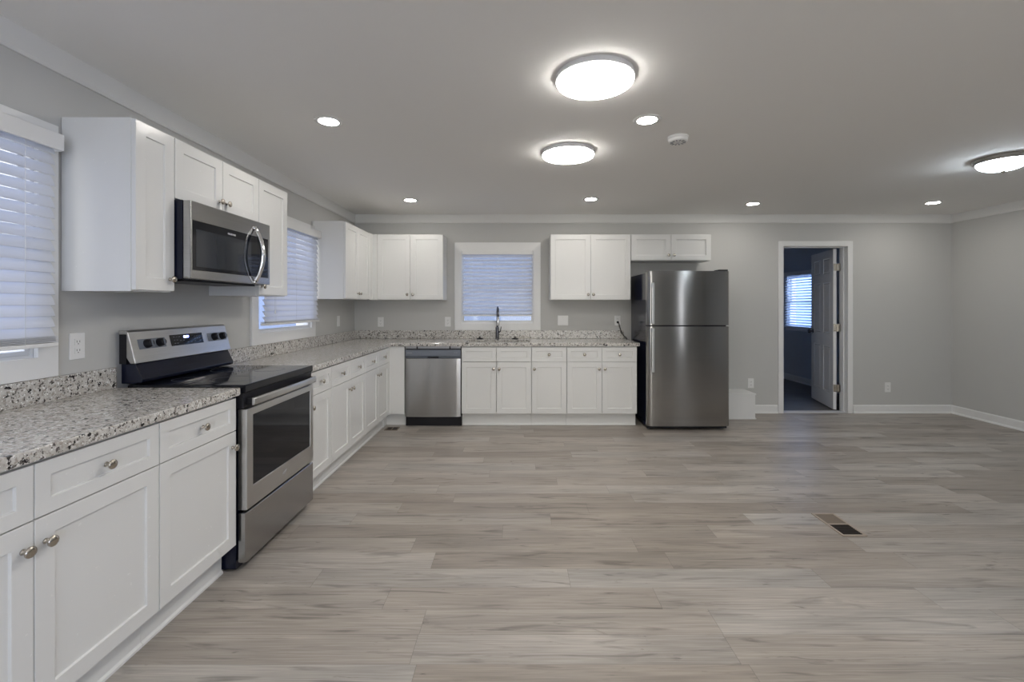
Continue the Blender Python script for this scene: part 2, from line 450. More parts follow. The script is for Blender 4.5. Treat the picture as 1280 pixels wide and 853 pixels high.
blind('white horizontal blind lowered over the window nearest the camera left', (XL+.055, (W1[0]+W1[1])/2, 0), PI/2, .955, 2.035, 1.150, .034, math.radians(65), True)
blind('white horizontal blind over the side window between the wall cabinets', (XL+.055, (W2[0]+W2[1])/2+.02, 0), PI/2, .935, 2.035, 1.165, .034, math.radians(66), True, raised=2)
blind('white horizontal blind inside the window above the sink', (sum(W3)/2, YB-.022, 0), 0, .858, WZ1-.001, 1.19, .03, math.radians(54), False, raised=3, pitch=.048)

# ---------------------------------------------------------------- cabinets
def knob(parent, x, z, y=-.02, n=20):
    bm = lathe(B(), [(0, 0), (.0085, 0), (.008, .003), (.0048, .007), (.0046, .013), (.009, .017), (.0155, .0195), (.0165, .0225), (.015, .026), (.009, .0285), (0, .0295)],
               Matrix.Translation((x, y, z)) @ ROTF, n)
    return link('knob', bm, CHROME, parent, smooth=True)
DT = .02; RAIL = .057
def shaker(name, parent, x0, x1, z0, z1, rail=RAIL, kn=None):
    g = .0022
    x0 += g; x1 -= g; z0 += g; z1 -= g
    bm = panel_board(x0, x1, z0, z1, DT-.001, [(x0+rail, x1-rail, z0+rail, z1-rail)], [(.0015, -.0085)], -DT)
    o = link(name, bm, CAB, parent, .0012)
    if kn: knob(o, kn[0], kn[1])
    return o
CB, CTOP = .138, .875
def base_cab(label, loc, rz, w_, doors, drawers, hollow=False, depth=.585, dummy=False, knob_side=None, drawer_knobs=True, endl=False):
    """doors: number of doors; knob_side for a single door 'l'/'r'"""
    r = thing('base_cabinet', label, 'cabinet', loc, rz, 'white base cabinets')
    if hollow:
        bm = boxes((0, .018, 0, depth, CB, CTOP), (w_-.018, w_, 0, depth, CB, CTOP), (.018, w_-.018, 0, depth, CB, CB+.018), (.018, w_-.018, depth-.01, depth, CB+.018, CTOP), (.018, w_-.018, 0, .018, CTOP-.06, CTOP))
    else: bm = boxes((0, w_, 0, depth, CB, CTOP))
    link('body', bm, CAB, r, .0008)
    link('toe_kick', prism(B(), [(.07, .001), (.044, .001), (.045, .010), (.053, .018), (.053, CB-.010), (.058, CB), (depth, CB), (depth, .001)], 0, w_, lambda p, q, t: (t, p, q)), CAB, r)
    zs = .705
    n = drawers
    for k in range(n):
        a = w_*k/n; b = w_*(k+1)/n
        shaker('drawer', r, a, b, zs, CTOP-.008, .045, ((a+b)/2, (zs+CTOP-.008)/2) if drawer_knobs else None)
    for k in range(doors):
        a = w_*k/doors; b = w_*(k+1)/doors
        side = knob_side if doors == 1 else ('r' if k == 0 else 'l')
        kx = b-.031 if side == 'r' else a+.031
        shaker('door', r, a, b, CB+.002, zs, RAIL, (kx, zs-.075))
    return r
FX = -1.40          # carcass face X on left run (door face .02 proud -> -1.38)
R90 = PI/2
base_cab('white two-door base cabinet nearest the camera, under the speckled worktop', (FX, .846, 0), R90, .912, 2, 2)
base_cab('single-door white base cabinet directly left of the stove', (FX, 1.759, 0), R90, .480, 1, 1, knob_side='r')
base_cab('narrow single-door white base cabinet directly beyond the stove', (FX, 3.022, 0), R90, .372, 1, 1, knob_side='l')
base_cab('white two-door base cabinet between the narrow one and the corner one', (FX, 3.396, 0), R90, .757, 2, 2)
base_cab('white two-door base cabinet of the left row, next to the inside corner', (FX, 4.155, 0), R90, .757, 2, 2)
FY = 4.97           # carcass face Y on back run
base_cab('white sink base cabinet right of the dishwasher with blank drawer fronts', (-.602, FY, 0), 0, .760, 2, 2, hollow=True, drawer_knobs=False)
base_cab('single-door white base cabinet in the middle of the back row', (.160, FY, 0), 0, .382, 1, 1, knob_side='l')
base_cab('two-door white base cabinet next to the fridge', (.544, FY, 0), 0, .764, 2, 2)
# corner filler
r = thing('corner_filler', 'blank white corner panel between the left cabinets and the dishwasher', 'cabinet', (-1.38, FY-.02, 0))
link('panel', boxes((-.02, .158, 0, .018, CB, CTOP), (-.02, 0, -.035, 0, CB, CTOP)), CAB, r, .0008)
link('toe_kick', boxes((-.058, .158, .073, .088, .001, CB-.001), (-.073, -.058, -.035, .088, .001, CB-.001)), CAB, r, .001)

def wall_cab(label, loc, rz, w_, z0, z1, doors, depth=.30, knob_side=None, hi_knob=False, split=None):
    r = thing('wall_cabinet', label, 'cabinet', (loc[0], loc[1], z0), rz, 'white wall cabinets')
    h = z1-z0
    link('body', boxes((0, w_, 0, depth, 0, h)), CAB, r, .0008)
    for k in range(doors):
        a = w_*k/doors; b = w_*(k+1)/doors
        side = knob_side if doors == 1 else ('r' if k == 0 else 'l')
        kx = b-.031 if side == 'r' else a+.031
        shaker('door', r, a, b, .004, h-.003, RAIL, (kx, .062))
    return r
U0, U1, UM = 1.383, 2.142, 1.838
UX = -1.685
wall_cab('tall narrow white wall cabinet left of the microwave', (UX, 1.986, 0), R90, .229, U0, U1, 1, depth=.303, knob_side='r')
wall_cab('short two-door white wall cabinet directly above the microwave', (UX, 2.217, 0), R90, .720, UM, U1, 2, depth=.303)
wall_cab('white wall cabinet between the microwave and the side window', (UX, 2.939, 0), R90, .365, U0, U1, 1, depth=.303, knob_side='l')
wall_cab('two-door white wall cabinet on the left wall by the corner', (UX, 4.425, 0), R90, .715, U0, U1, 2, depth=.303)
UY = 5.272
wall_cab('two-door white wall cabinet on the back wall left of the sink window', (-1.609, UY, 0), 0, .756, U0, U1, 2, depth=.306)
wall_cab('two-door white wall cabinet right of the sink window', (.390, UY, 0), 0, .925, U0, U1, 2, depth=.306)
wall_cab('short two-door white wall cabinet above the fridge', (1.319, UY, 0), 0, .925, UM, U1, 2, depth=.306)
r = thing('corner_filler', 'white corner strip joining the two wall cabinets beside the sink window', 'cabinet', (-1.665, UY-.02, U0))
link('panel', boxes((-.018, .054, 0, .018, .0, U1-U0), (-.018, 0, -.107, 0, .0, U1-U0)), CAB, r, .0008)

# ---------------------------------------------------------------- worktops
WZA, WZB = .8765, .914
CFX = -1.362; CFY = 4.925
r = thing('worktop', 'speckled granite worktop left of the stove', 'worktop', (0, 0, 0))
link('slab', cells([XL+.001, CFX], [.80, 2.246], lambda i, j: True, WZA, WZB, lambda u, v, w_: (u, v, w_)), GRAN, r, .005, seg=3)
link('backsplash', boxes((XL+.001, XL+.021, .80, 2.240, WZB+.0005, 1.015)), GRAN, r, .0015)
SX0, SX1, SY0, SY1 = -.575, .145, 5.02, 5.40
r = thing('worktop', 'L-shaped speckled granite worktop running from the stove to the fridge', 'worktop', (0, 0, 0))
xs = [XL+.001, CFX, SX0, SX1, 1.333]; ys = [3.014, CFY, SY0, SY1, YB-.001]
link('slab', cells(xs, ys, lambda i, j: (i == 0 or j >= 1) and not (i == 2 and j == 2), WZA, WZB, lambda u, v, w_: (u, v, w_)), GRAN, r, .005, seg=3)
link('backsplash', cells([XL+.001, XL+.021, 1.31], [3.014, YB-.021, YB-.001], lambda i, j: i == 0 or j == 1, WZB+.0005, 1.015, lambda u, v, w_: (u, v, w_)), GRAN, r, .0015)

# sink
r = thing('kitchen_sink', 'undermount double steel sink set in the worktop under the window', 'sink', ((SX0+SX1)/2, (SY0+SY1)/2, WZA-.19))
hx, hy = (SX1-SX0)/2+.004, (SY1-SY0)/2+.004
def bowl(x0, x1):
    bm = B(); t = .0015
    top = .189
    ring = lambda a0, a1, b0, b1, z: [bm.verts.new(p) for p in ((a0, b0, z), (a1, b0, z), (a1, b1, z), (a0, b1, z))]
    rs = [ring(x0, x1, -hy, hy, top), ring(x0+.01, x1-.01, -hy+.01, hy-.01, .012), ring(x0+.03, x1-.03, -hy+.03, hy-.03, .004)]
    for a, b in zip(rs, rs[1:]):
        for k in range(4): bm.faces.new([a[k], a[(k+1) % 4], b[(k+1) % 4], b[k]])
    bm.faces.new(rs[-1])
    o = link('bowl', bm, STEEL2, r, .006)
    link('drain', lathe(B(), [(.0, .006), (.035, .006), (.042, .008), (.044, .0045)], Matrix.Translation(((x0+x1)/2, .0, 0)), 24), POL, o)
bowl(-hx, -.012); bowl(.012, hx)
link('divider', boxes((-.0115, .0115, -hy, hy, .10, .175)), STEEL2, r, .003)

# faucet
r = thing('kitchen_faucet', 'dark nickel pull-down faucet behind the sink', 'faucet', (-.235, 5.485, WZB), .10)
link('base', lathe(B(), [(0, 0), (.028, 0), (.028, .006), (.022, .012), (.020, .10), (.021, .135), (.014, .15), (0, .15)], None, 24), GUN, r, smooth=True)
pts = [(0, 0, .14), (0, 0, .22), (0, 0, .30)] + [(0, -.085+.085*math.cos(a), .30+.085*math.sin(a)) for a in [PI*k/12 for k in range(1, 13)]] + [(0, -.17, .27)]
link('neck', tube(B(), pts, .0115, 14), GUN, r, smooth=True)
h_ = link('spray_head', lathe(B(), [(0, 0), (.0155, 0), (.018, .012), (.0165, .06), (.013, .105), (0, .105)], Matrix.Translation((0, -.17, .17)), 20), POL, r, smooth=True)
link('lever', tube(B(), [(.018, 0, .085), (.034, 0, .09), (.040, -.005, .11), (.046, -.012, .15)], .006, 10, rad=[.009, .008, .006, .005]), GUN, r, smooth=True)
def strainer(x, label):
    q = thing('sink_strainer', label, 'strainer', (x, 5.485, WZB), 0, 'sink strainers')
    link('basket', lathe(B(), [(0, 0), (.040, 0), (.042, .004), (.040, .009), (.020, .013), (.012, .017), (0, .017)], None, 24), BLACKM, q, smooth=True)
    link('knob', lathe(B(), [(.0, .016), (.005, .016), (.005, .026), (.008, .029), (.007, .034), (0, .036)], None, 14), GUN, q, smooth=True)
strainer(-.445, 'small dark sink strainer on the worktop left of the faucet')
strainer(-.020, 'small dark sink strainer on the worktop right of the faucet')

# ---------------------------------------------------------------- range (local: built in world axes, front faces +X)
RY0, RY1 = 2.252, 3.008
RW = RY1-RY0
r = thing('electric_range', 'freestanding stainless steel and black electric stove between the worktops', 'stove', (-1.66, (RY0+RY1)/2, 0))
OFF = Matrix.Translation((1.66, -(RY0+RY1)/2, 0))
def rp(name, bm, m, parent=None, **k):
    for v in bm.verts: v.co = OFF @ v.co
    return link(name, bm, m, parent or r, **k)
DXF = -1.342
rp('body', boxes((-1.955, -1.392, RY0+.002, RY1-.002, .012, .884)), BLACK, bevel=.002)
rp('plinth', boxes((-1.93, -1.40, RY0+.02, RY1-.02, .001, .0115)), BLACKM)
rp('cooktop', boxes((-1.93, DXF-.004, RY0+.0015, RY1-.0015, .8845, .925)), BGLASS, bevel=.006, seg=3)
for (cx, cy, rr) in ((-1.52, 2.44, .105), (-1.52, 2.80, .085), (-1.76, 2.44, .075), (-1.76, 2.80, .105)):
    rp('burner_ring', lathe(B(), [(rr-.002, 0), (rr, 0), (rr, .0004), (rr-.002, .0004)], Matrix.Translation((cx, cy, .9252)), 40, caps=False), GREYP)
rp('vent_trim', boxes((-1.3915, DXF-.014, RY0+.004, RY1-.004, .806, .8835)), BLACKM, bevel=.002)
# oven door: side edge darker, stainless face with window opening
gy0, gy1, gz0, gz1 = RY0+.066, RY1-.05, .405, .765
bm = cells([RY0+.010, gy0, gy1, RY1-.006], [.300, gz0, gz1, .802], lambda i, j: not (i == 1 and j == 1), 0, .045, lambda u, v, w_: (DXF-w_, u, v))
od = rp('oven_door', bm, STEEL2, bevel=.003)
rp('oven_window', boxes((DXF-.040, DXF-.004, gy0+.0005, gy1-.0005, gz0+.0005, gz1-.0005)), BGLASS, od, bevel=.001)
# emblem: small oval ring with a swoosh
Mk = Matrix.Translation((DXF, (RY0+RY1)/2, .352)) @ Matrix.Rotation(PI/2, 4, 'Y') @ Matrix.Diagonal((.6, 1, 1, 1))
bm = lathe(B(), [(.017, 0), (.020, 0), (.020, .0012), (.017, .0012)], Mk, 28, caps=False)
tube(bm, [(DXF+.001, (RY0+RY1)/2-.014, .360), (DXF+.001, (RY0+RY1)/2, .349), (DXF+.001, (RY0+RY1)/2+.022, .368)], .0013, 6)
rp('emblem', bm, GREYL, od)
# handle, bowed
pts = []; rad = []
n = 20
for k in range(n+1):
    t = k/n; y = RY0+.030+(RW-.05)*t
    pts.append((DXF+.020+.026*math.sin(PI*t), y, .838+.006*math.sin(PI*t)))
bm = B()
rings = []
for p in pts:
    rings.append([bm.verts.new((p[0]+dx, p[1], p[2]+dz)) for dx, dz in ((-.006, -.019), (.004, -.019), (.008, -.010), (.008, .010), (.004, .019), (-.006, .019))])
for a, b in zip(rings, rings[1:]):
    for k in range(6): bm.faces.new([a[k], a[(k+1) % 6], b[(k+1) % 6], b[k]])
bm.faces.new(rings[0]); bm.faces.new(rings[-1])
hd = rp('handle', bm, STEEL2, od, bevel=.002)
for (a, b) in ((RY0+.030, RY0+.052), (RY1-.042, RY1-.020)):
    rp('handle_bracket', boxes((DXF-.016, DXF+.016, a, b, .822, .854)), BLACKM, od, bevel=.002)
rp('storage_drawer', boxes((DXF-.042, DXF-.002, RY0+.006, RY1-.004, .040, .288)), STEEL, bevel=.005, seg=3)
# backguard
SB = Vector((-1.888, 0, 1.03)); ST = Vector((-1.926, 0, 1.180))
prof = [(-1.968, .930), (-1.905, .930), (-1.868, .935), (-1.862, .950), (-1.880, .985), (-1.900, 1.028), (-1.968, 1.028)]
rp('backguard_base', prism(B(), prof, RY0+.012, RY1-.012, lambda p, q, t: (p, t, q)), BLACK, bevel=.003)
rp('backguard_core', boxes((-1.970, -1.935, RY0+.003, RY1-.003, 1.0285, 1.175)), BLACKM)
arc = [(-1.926-.016*(1-math.cos(a)), 1.180+.016*math.sin(a)) for a in [PI/2*k/4 for k in range(5)]]
prof = [(SB.x, SB.z)] + arc + [(-1.972, 1.196), (-1.972, 1.1755), (-1.934, 1.1755), (-1.934, 1.06), (-1.915, 1.03)]
cp_ = rp('control_panel', prism(B(), prof, RY0+.001, RY1-.001, lambda p, q, t: (p, t, q)), STEEL2, bevel=.004, seg=3)
# slanted frame: u along +Y, v up the slant, n outward
vdir = (ST-SB).normalized(); ndir = Vector((vdir.z, 0, -vdir.x))
def slant(y, z):
    s = (z-SB.z)/(ST.z-SB.z); p = SB+(ST-SB)*s
    return Matrix(((0, vdir.x, ndir.x, p.x), (1, 0, 0, y), (0, vdir.z, ndir.z, p.z), (0, 0, 0, 1)))
def sbox(y, z, hu, hv, n0, n1): return box(B(), -hu, hu, -hv, hv, n0, n1, slant(y, z))
rp('knob_plate', sbox(2.386, 1.122, .088, .026, .0, .002), GREYP, cp_)
rp('knob_plate', sbox(2.900, 1.122, .086, .026, .0, .002), GREYP, cp_)
for y in (2.350, 2.432, 2.868, 2.943):
    k_ = rp('control_knob', lathe(B(), [(0, .002), (.0235, .002), (.0225, .012), (.019, .026), (.017, .028), (0, .028)], slant(y, 1.122), 26), BLACKM)
    b_ = rp('knob_grip', sbox(y, 1.122, .004, .017, .0285, .033), GREYP, k_, bevel=.001)
dp = rp('display', sbox(2.640, 1.125, .127, .031, .0, .0022), BGLASS, cp_)
for i, (du, dv) in enumerate([(-.10, .018), (-.08, .018), (-.06, .018), (-.10, 0), (-.08, 0), (-.055, -.004), (-.03, -.004), (-.10, -.018), (-.08, -.018), (0, -.018), (.03, -.018), (.06, .014), (.08, .014), (.10, .014), (.06, 0), (.08, 0), (.10, 0), (.06, -.014), (.10, -.014)]):
    rp('button', box(B(), du-.005, du+.005, dv-.0012, dv+.0012, .0022, .0028, slant(2.640, 1.125)), GREYP, dp)
text('digits', '12:00', .019, OFF @ slant(2.632, 1.139) @ Matrix.Translation((0, 0, .0028)), BLUE, dp)

# ---------------------------------------------------------------- microwave (over the range)
MY0, MY1, MZ0, MZ1 = 2.221, 2.936, 1.449, 1.8365
r = thing('microwave', 'stainless steel over-the-range microwave hung beneath the short cabinet', 'microwave', (-1.80, (MY0+MY1)/2, MZ0))
OFF = Matrix.Translation((1.80, -(MY0+MY1)/2, -MZ0))
MF = -1.592
rp('casing', boxes((XL+.002, -1.632, MY0, MY1, MZ0, MZ1)), BLACK, bevel=.002)
bm = cells([MY0+.001, 2.236, 2.916, MY1-.001], [MZ0+.003, 1.497, 1.741, MZ1-.001], lambda i, j: not (i == 1 and j == 1), 0, .038, lambda u, v, w_: (MF-w_, u, v))
fr = rp('front_frame', bm, STEEL, bevel=.004, seg=3)
dg = rp('door_glass', boxes((MF-.036, MF-.002, 2.2365, 2.806, 1.4975, 1.7405)), BGLASS, fr)
rp('inner_window', boxes((MF-.003, MF-.0012, 2.262, 2.73, 1.514, 1.700)), BGLASS2, dg)
rp('control_strip', boxes((MF-.036, MF-.002, 2.808, 2.9155, 1.4975, 1.7405)), BGLASS, fr)
Mtx = Matrix(((0, 0, 1, MF-.0012), (1, 0, 0, 2.545), (0, 1, 0, 1.716), (0, 0, 0, 1)))
text('brand_lettering', 'FRIGIDAIRE', .014, OFF @ Mtx, GREYL, fr)
pts = []
for k in range(25):
    t = k/24; pts.append((MF+.004+.048*math.sin(PI*t)**.8, 2.762, 1.462+(1.788-1.462)*t))
bm = tube(B(), pts, .010, 14, rad=[.011+.003*math.sin(PI*k/24) for k in range(25)], flat=.8)
lathe(bm, [(0, -.002), (.013, -.002), (.014, .006), (.010, .012), (0, .013)], Matrix.Translation((MF, 2.762, 1.788)) @ Matrix.Rotation(PI/2, 4, 'Y'), 16)
lathe(bm, [(0, -.002), (.013, -.002), (.014, .006), (.010, .012), (0, .013)], Matrix.Translation((MF, 2.762, 1.462)) @ Matrix.Rotation(PI/2, 4, 'Y'), 16)
rp('handle', bm, POL, fr, smooth=True)
rp('vent_grille', boxes((-1.90, -1.66, MY0+.05, MY1-.05, MZ0-.008, MZ0-.0005)), BLACKM, bevel=.002)

# ---------------------------------------------------------------- dishwasher
def bulged(x0, x1, z0, z1, yf, t, bulge, nx=24, vb=0.0, nz=1, edge=.012):
    """door skin, front at yf facing -y, convex towards the viewer, rolled side edges"""
    bm = B(); V = []
    us = [k/nx for k in range(nx+1)]; vs = [k/nz for k in range(nz+1)]
    for j, v in enumerate(vs):
        row = []
        for u in us:
            x = x0+(x1-x0)*u; e = min(x-x0, x1-x)
            rd = edge - math.sqrt(max(0, edge**2-(edge-min(e, edge))**2))
            y = yf - bulge*(1-(2*u-1)**2) - vb*(1-(2*v-1)**2) + rd
            row.append((x, y, z0+(z1-z0)*v))
        V.append(row)
    F = [[bm.verts.new(p) for p in row] for row in V]
    Bk = [[bm.verts.new((p[0], yf+t, p[2])) for p in row] for row in V]
    for j in range(nz):
        for i in range(nx):
            bm.faces.new([F[j][i], F[j][i+1], F[j+1][i+1], F[j+1][i]]); bm.faces.new([Bk[j][i], Bk[j+1][i], Bk[j+1][i+1], Bk[j][i+1]])
        bm.faces.new([F[j][0], F[j+1][0], Bk[j+1][0], Bk[j][0]]); bm.faces.new([F[j][nx], Bk[j][nx], Bk[j+1][nx], F[j+1][nx]])
    for i in range(nx):
        bm.faces.new([F[0][i], Bk[0][i], Bk[0][i+1], F[0][i+1]]); bm.faces.new([F[nz][i], F[nz][i+1], Bk[nz][i+1], Bk[nz][i]])
    return bm
def smooth_front(o):
    for p in o.data.polygons:
        if abs(p.normal.y) > .25 or abs(p.normal.x) > .3: p.use_smooth = True
    e = o.modifiers.new('edge', 'EDGE_SPLIT'); e.split_angle = math.radians(50)
    return o
r = thing('dishwasher', 'stainless steel dishwasher with a dark control strip under the back worktop', 'dishwasher', (-.912, FY, 0))
link('tub', boxes((-.300, .300, .012, .585, .105, .845)), BLACKM, r, .002)
do = smooth_front(link('door', bulged(-.301, .301, .108, .742, -.022, .03, .006, edge=.006, vb=.003, nz=8), STEEL, r))
link('control_strip', prism(B(), [(-.024, .770), (-.026, .835), (.010, .838), (.010, .746), (-.008, .746), (-.012, .762)], -.301, .301, lambda p, q, t: (t, p, q)), GREYP, r, .002)
link('handle_pocket', boxes((-.06, .06, -.0125, -.0085, .7475, .7605)), BLACKM, r)
for b_ in ((-.285, -.225, -.0262, -.0252, .802, .805), (.235, .245, -.0262, -.0252, .805, .808), (.255, .265, -.0262, -.0252, .805, .808)): link('control_mark', boxes(b_), GREYL, r)
link('kick_plate', boxes((-.304, .304, .02, .035, .002, .100)), BLACKM, r, .002)
link('top_rail', boxes((-.300, .300, .004, .011, .848, .874)), GREYL, r, .001)
link('mounting_clip', boxes((-.182, -.170, -.008, .0035, .846, .875)), BLACKM, r)
link('mounting_clip', boxes((.176, .188, -.008, .0035, .846, .875)), BLACKM, r)

# ---------------------------------------------------------------- refrigerator
r = thing('refrigerator', 'stainless steel top-freezer refrigerator with black sides', 'refrigerator', (1.812, 4.80, 0))
hw = .434
link('cabinet', boxes((-hw+.004, hw-.004, .075, .700, .035, 1.668)), BLACK, r, .004)
link('base_grille', boxes((-hw+.01, hw-.01, .045, .0745, .012, .058)), BLACKM, r, .003)
fz = smooth_front(link('freezer_door', bulged(-hw, hw, 1.112, 1.684, 0, .068, .010, edge=.022, nz=10, vb=.002, nx=36), STEELF, r))
fd = smooth_front(link('fridge_door', bulged(-hw, hw, .046, 1.098, 0, .068, .010, edge=.022, nz=14, vb=.003, nx=36), STEELF, r))
link('door_gasket', boxes((-hw+.008, hw-.008, .0685, .0745, .06, 1.66)), BLACKM, r)
def fhandle(par, z0, z1):
    o = link('handle', boxes((-hw+.032, -hw+.062, -.052, -.036, z0, z1)), STEEL2, par, .006, seg=3)
    link('handle_mount', boxes((-hw+.036, -hw+.058, -.0359, .004, z0+.012, z0+.05), (-hw+.036, -hw+.058, -.0359, .004, z1-.05, z1-.012)), GREYP, o, .003)
fhandle(fz, 1.125, 1.56); fhandle(fd, .62, 1.085)
bm = lathe(B(), [(0, 0), (.020, 0), (.020, .003), (.018, .004), (.0165, .0028), (0, .0028)], Matrix.Translation((hw-.045, .0038, 1.535)) @ ROTF, 30)
em = link('emblem', bm, GREYL, fz)
link('hinge_cover', boxes((hw-.11, hw-.012, .012, .13, 1.685, 1.700)), BLACKM, r, .004)
bm = B()
for x in (-hw+.05, hw-.05): lathe(bm, [(0, .001), (.020, .001), (.020, .006), (.008, .01), (.008, .034), (0, .034)], Matrix.Translation((x, .10, 0)), 16)
link('levelling_foot', bm, GREYP, r, smooth=False)

# ---------------------------------------------------------------- low white box by the fridge
r = thing('storage_box', 'low white wooden box against the back wall right of the fridge', 'box', (2.52, 5.42, 0))
link('body', boxes((-.25, .245, -.145, .159, .0, .282)), TRIM, r, .002)
link('lid', boxes((-.256, .252, -.152, .159, .2822, .300)), TRIM, r, .003)
link('shoe_moulding', boxes((-.256, .252, -.155, -.1455, .0, .016)), TRIM, r, .003)

# ---------------------------------------------------------------- wall plates
def plate(label, f_loc, rz, kind='outlet', w_=.072, h=.118):
    nm = {'outlet': 'wall_outlet', 'switch': 'light_switch', 'blank': 'blank_wall_plate'}[kind]
    r = thing(nm, label, {'outlet': 'outlet', 'switch': 'switch', 'blank': 'wall plate'}[kind], f_loc, rz, 'white wall plates')
    pl = link('cover_plate', boxes((-w_/2, w_/2, -.006, -.0003, -h/2, h/2)), WPL, r, .0025)
    if kind == 'outlet':
        for z in (-.0195, .0195):
            o = link('socket', boxes((-.0165, .0165, -.0085, -.0062, z-.0145, z+.0145)), WPL, r, .002)
            link('slots', boxes((-.0075, -.0055, -.0088, -.0083, z-.003, z+.006), (.0055, .0075, -.0088, -.0083, z-.003, z+.006), (-.002, .002, -.0088, -.0083, z-.0105, z-.007)), BLACKM, o)
    elif kind == 'switch':
        for x in ([0] if w_ < .1 else [-.023, .023]):
            link('rocker', prism(B(), [(-.0062, -.033), (-.0075, -.033), (-.011, .033), (-.0062, .033)], x-.016, x+.016, lambda p, q, t: (t, p, q)), WPL, r, .001)
    return r
plate('white outlet on the side wall between the near window and the stove', (XL, 2.057, 1.136), R90)
plate('white light switch on the side wall beneath the corner wall cabinet', (XL, 5.07, 1.145), R90, 'switch')
plate('white outlet on the back wall above the dishwasher end near the corner', (-1.668, YB, 1.117), 0)
plate('white outlet on the back wall just left of the sink window', (-.845, YB, 1.120), 0)
plate('wide blank white plate on the back wall right of the sink window', (.565, YB, 1.135), 0, 'blank', .128, .122)
plate('white outlet with a black plug in it, left of the fridge', (1.235, YB, 1.135), 0)
plate('white outlet above the low white box', (2.868, YB, .336+.03), 0)
plate('white outlet low on the back wall right of the doorway', (4.545, YB, .316), 0)
r = thing('power_cord', 'black power cord plugged in above the worktop beside the fridge', 'cord', (1.235, YB-.009, 1.115))
link('plug', lathe(B(), [(0, .0), (.013, 0), (.014, .012), (.010, .026), (.004, .032), (0, .032)], ROTF, 16), BLACKM, r, smooth=True)
pts = [(0, -.030, 0), (.004, -.040, -.006), (.012, -.044, -.035), (.024, -.042, -.08), (.045, -.036, -.13), (.075, -.028, -.17), (.105, -.022, -.196), (.125, -.02, -.30), (.13, -.02, -.45)]
sm = []
for i in range(len(pts)-1):
    p0 = Vector(pts[max(i-1, 0)]); p1 = Vector(pts[i]); p2 = Vector(pts[i+1]); p3 = Vector(pts[min(i+2, len(pts)-1)])
    for k in range(5):
        t = k/5; sm.append(.5*((2*p1)+(-p0+p2)*t+(2*p0-5*p1+4*p2-p3)*t*t+(-p0+3*p1-3*p2+p3)*t**3))
link('cord', tube(B(), sm, .0045, 8), BLACKM, r, smooth=True)

# ---------------------------------------------------------------- lights
def disc(label, x, y):
    r = thing('ceiling_light', label, 'ceiling light', (x, y, H), 0, 'round flush ceiling lights')
    R = .189
    link('rim', lathe(B(), [(R-.03, -.0005), (R, -.0005), (R+.0, -.024), (R-.004, -.026), (R-.03, -.026)], None, 64), GREYL, r, smooth=False)
    link('diffuser', lathe(B(), [(0, -.0265), (R-.006, -.0265), (R-.004, -.030), (R-.007, -.035), (R-.016, -.038), (R-.05, -.040), (0, -.0405)], None, 64), LENS, r, smooth=True)
disc('large round flush ceiling light nearest the camera', .378, 2.205)
disc('round flush ceiling light farther back, in line with the sink window', .371, 3.29)
def downlight(label, x, y):
    r = thing('recessed_light', label, 'ceiling light', (x, y, H), 0, 'recessed downlights')
    link('trim_ring', lathe(B(), [(.058, -.0005), (.083, -.0005), (.082, -.004), (.066, -.007), (.058, -.005)], None, 40, caps=False), WPL, r, smooth=True)
    link('lens', lathe(B(), [(0, -.001), (.0575, -.001), (.0575, -.0042), (0, -.0045)], None, 40), SPOT, r)
downlight('recessed ceiling light over the stove side, nearest the left wall cabinets', -1.135, 2.745)
downlight('recessed ceiling light between the big round lamp and the smoke alarm', .780, 2.725)
downlight('recessed ceiling light in the left corner by the cabinets', -1.124, 4.80)
downlight('recessed ceiling light over the right end of the sink window', .773, 4.755)
downlight('recessed ceiling light just left of the doorway', 2.577, 4.97)
downlight('recessed ceiling light in the far right corner by the end of the room', 4.50, 4.92)
# unseen lamps of the same kinds, added to light the room evenly
downlight('recessed fill light added out of view on the cabinet side', -1.13, .65)
downlight('recessed fill light added out of view in the middle', .78, .65)
disc('round flush fill light added above and behind the camera', .378, -.6)
def dome(label, x, y):
    r = thing('dome_light', label, 'ceiling light', (x, y, H), 0, 'dome ceiling lights')
    link('canopy', lathe(B(), [(0, -.0005), (.170, -.0005), (.172, -.010), (.166, -.018), (.168, -.026), (.160, -.036), (.150, -.036), (.1495, -.03), (0, -.03)], None, 56), STEEL2, r, smooth=False, bevel=.0)
    R = .149; pr = [(R*math.cos(a), -.034-.062*math.sin(a)) for a in [PI/2*k/12 for k in range(13)]]
    pr[-1] = (0, pr[-1][1])
    link('glass_bowl', lathe(B(), [(0, -.0305)] + [(R, -.0305)] + pr, None, 48), DOME, r, smooth=True)
    link('finial', lathe(B(), [(0, -.0955), (.012, -.0955), (.014, -.101), (.007, -.106), (.008, -.112), (0, -.118)], None, 20), CHROME, r, smooth=True)
dome('glass dome ceiling light with a nickel rim at the right edge of the photo', 3.665, 3.43)
dome('glass dome fill light added behind the camera on the living side', 3.665, -.4)  # second dome is unseen, added to even out the room light
r = thing('smoke_alarm', 'round white smoke alarm on the ceiling right of the lamps', 'smoke alarm', (1.062, 3.0, H))
link('body', lathe(B(), [(0, -.0005), (.066, -.0005), (.068, -.012), (.063, -.014), (.062, -.030), (.054, -.037), (0, -.039)], None, 40), WPL, r, smooth=False, bevel=.001)
bm = B()
for k in range(12):
    a = 2*PI*k/12; box(bm, .030, .050, -.003, .003, -.0395, -.0375, Matrix.Rotation(a, 4, 'Z'))
link('vent_slots', bm, GREYP, r)
link('test_button', lathe(B(), [(0, -.0392), (.012, -.0392), (.011, -.0425), (0, -.043)], None, 20), GREYL, r)

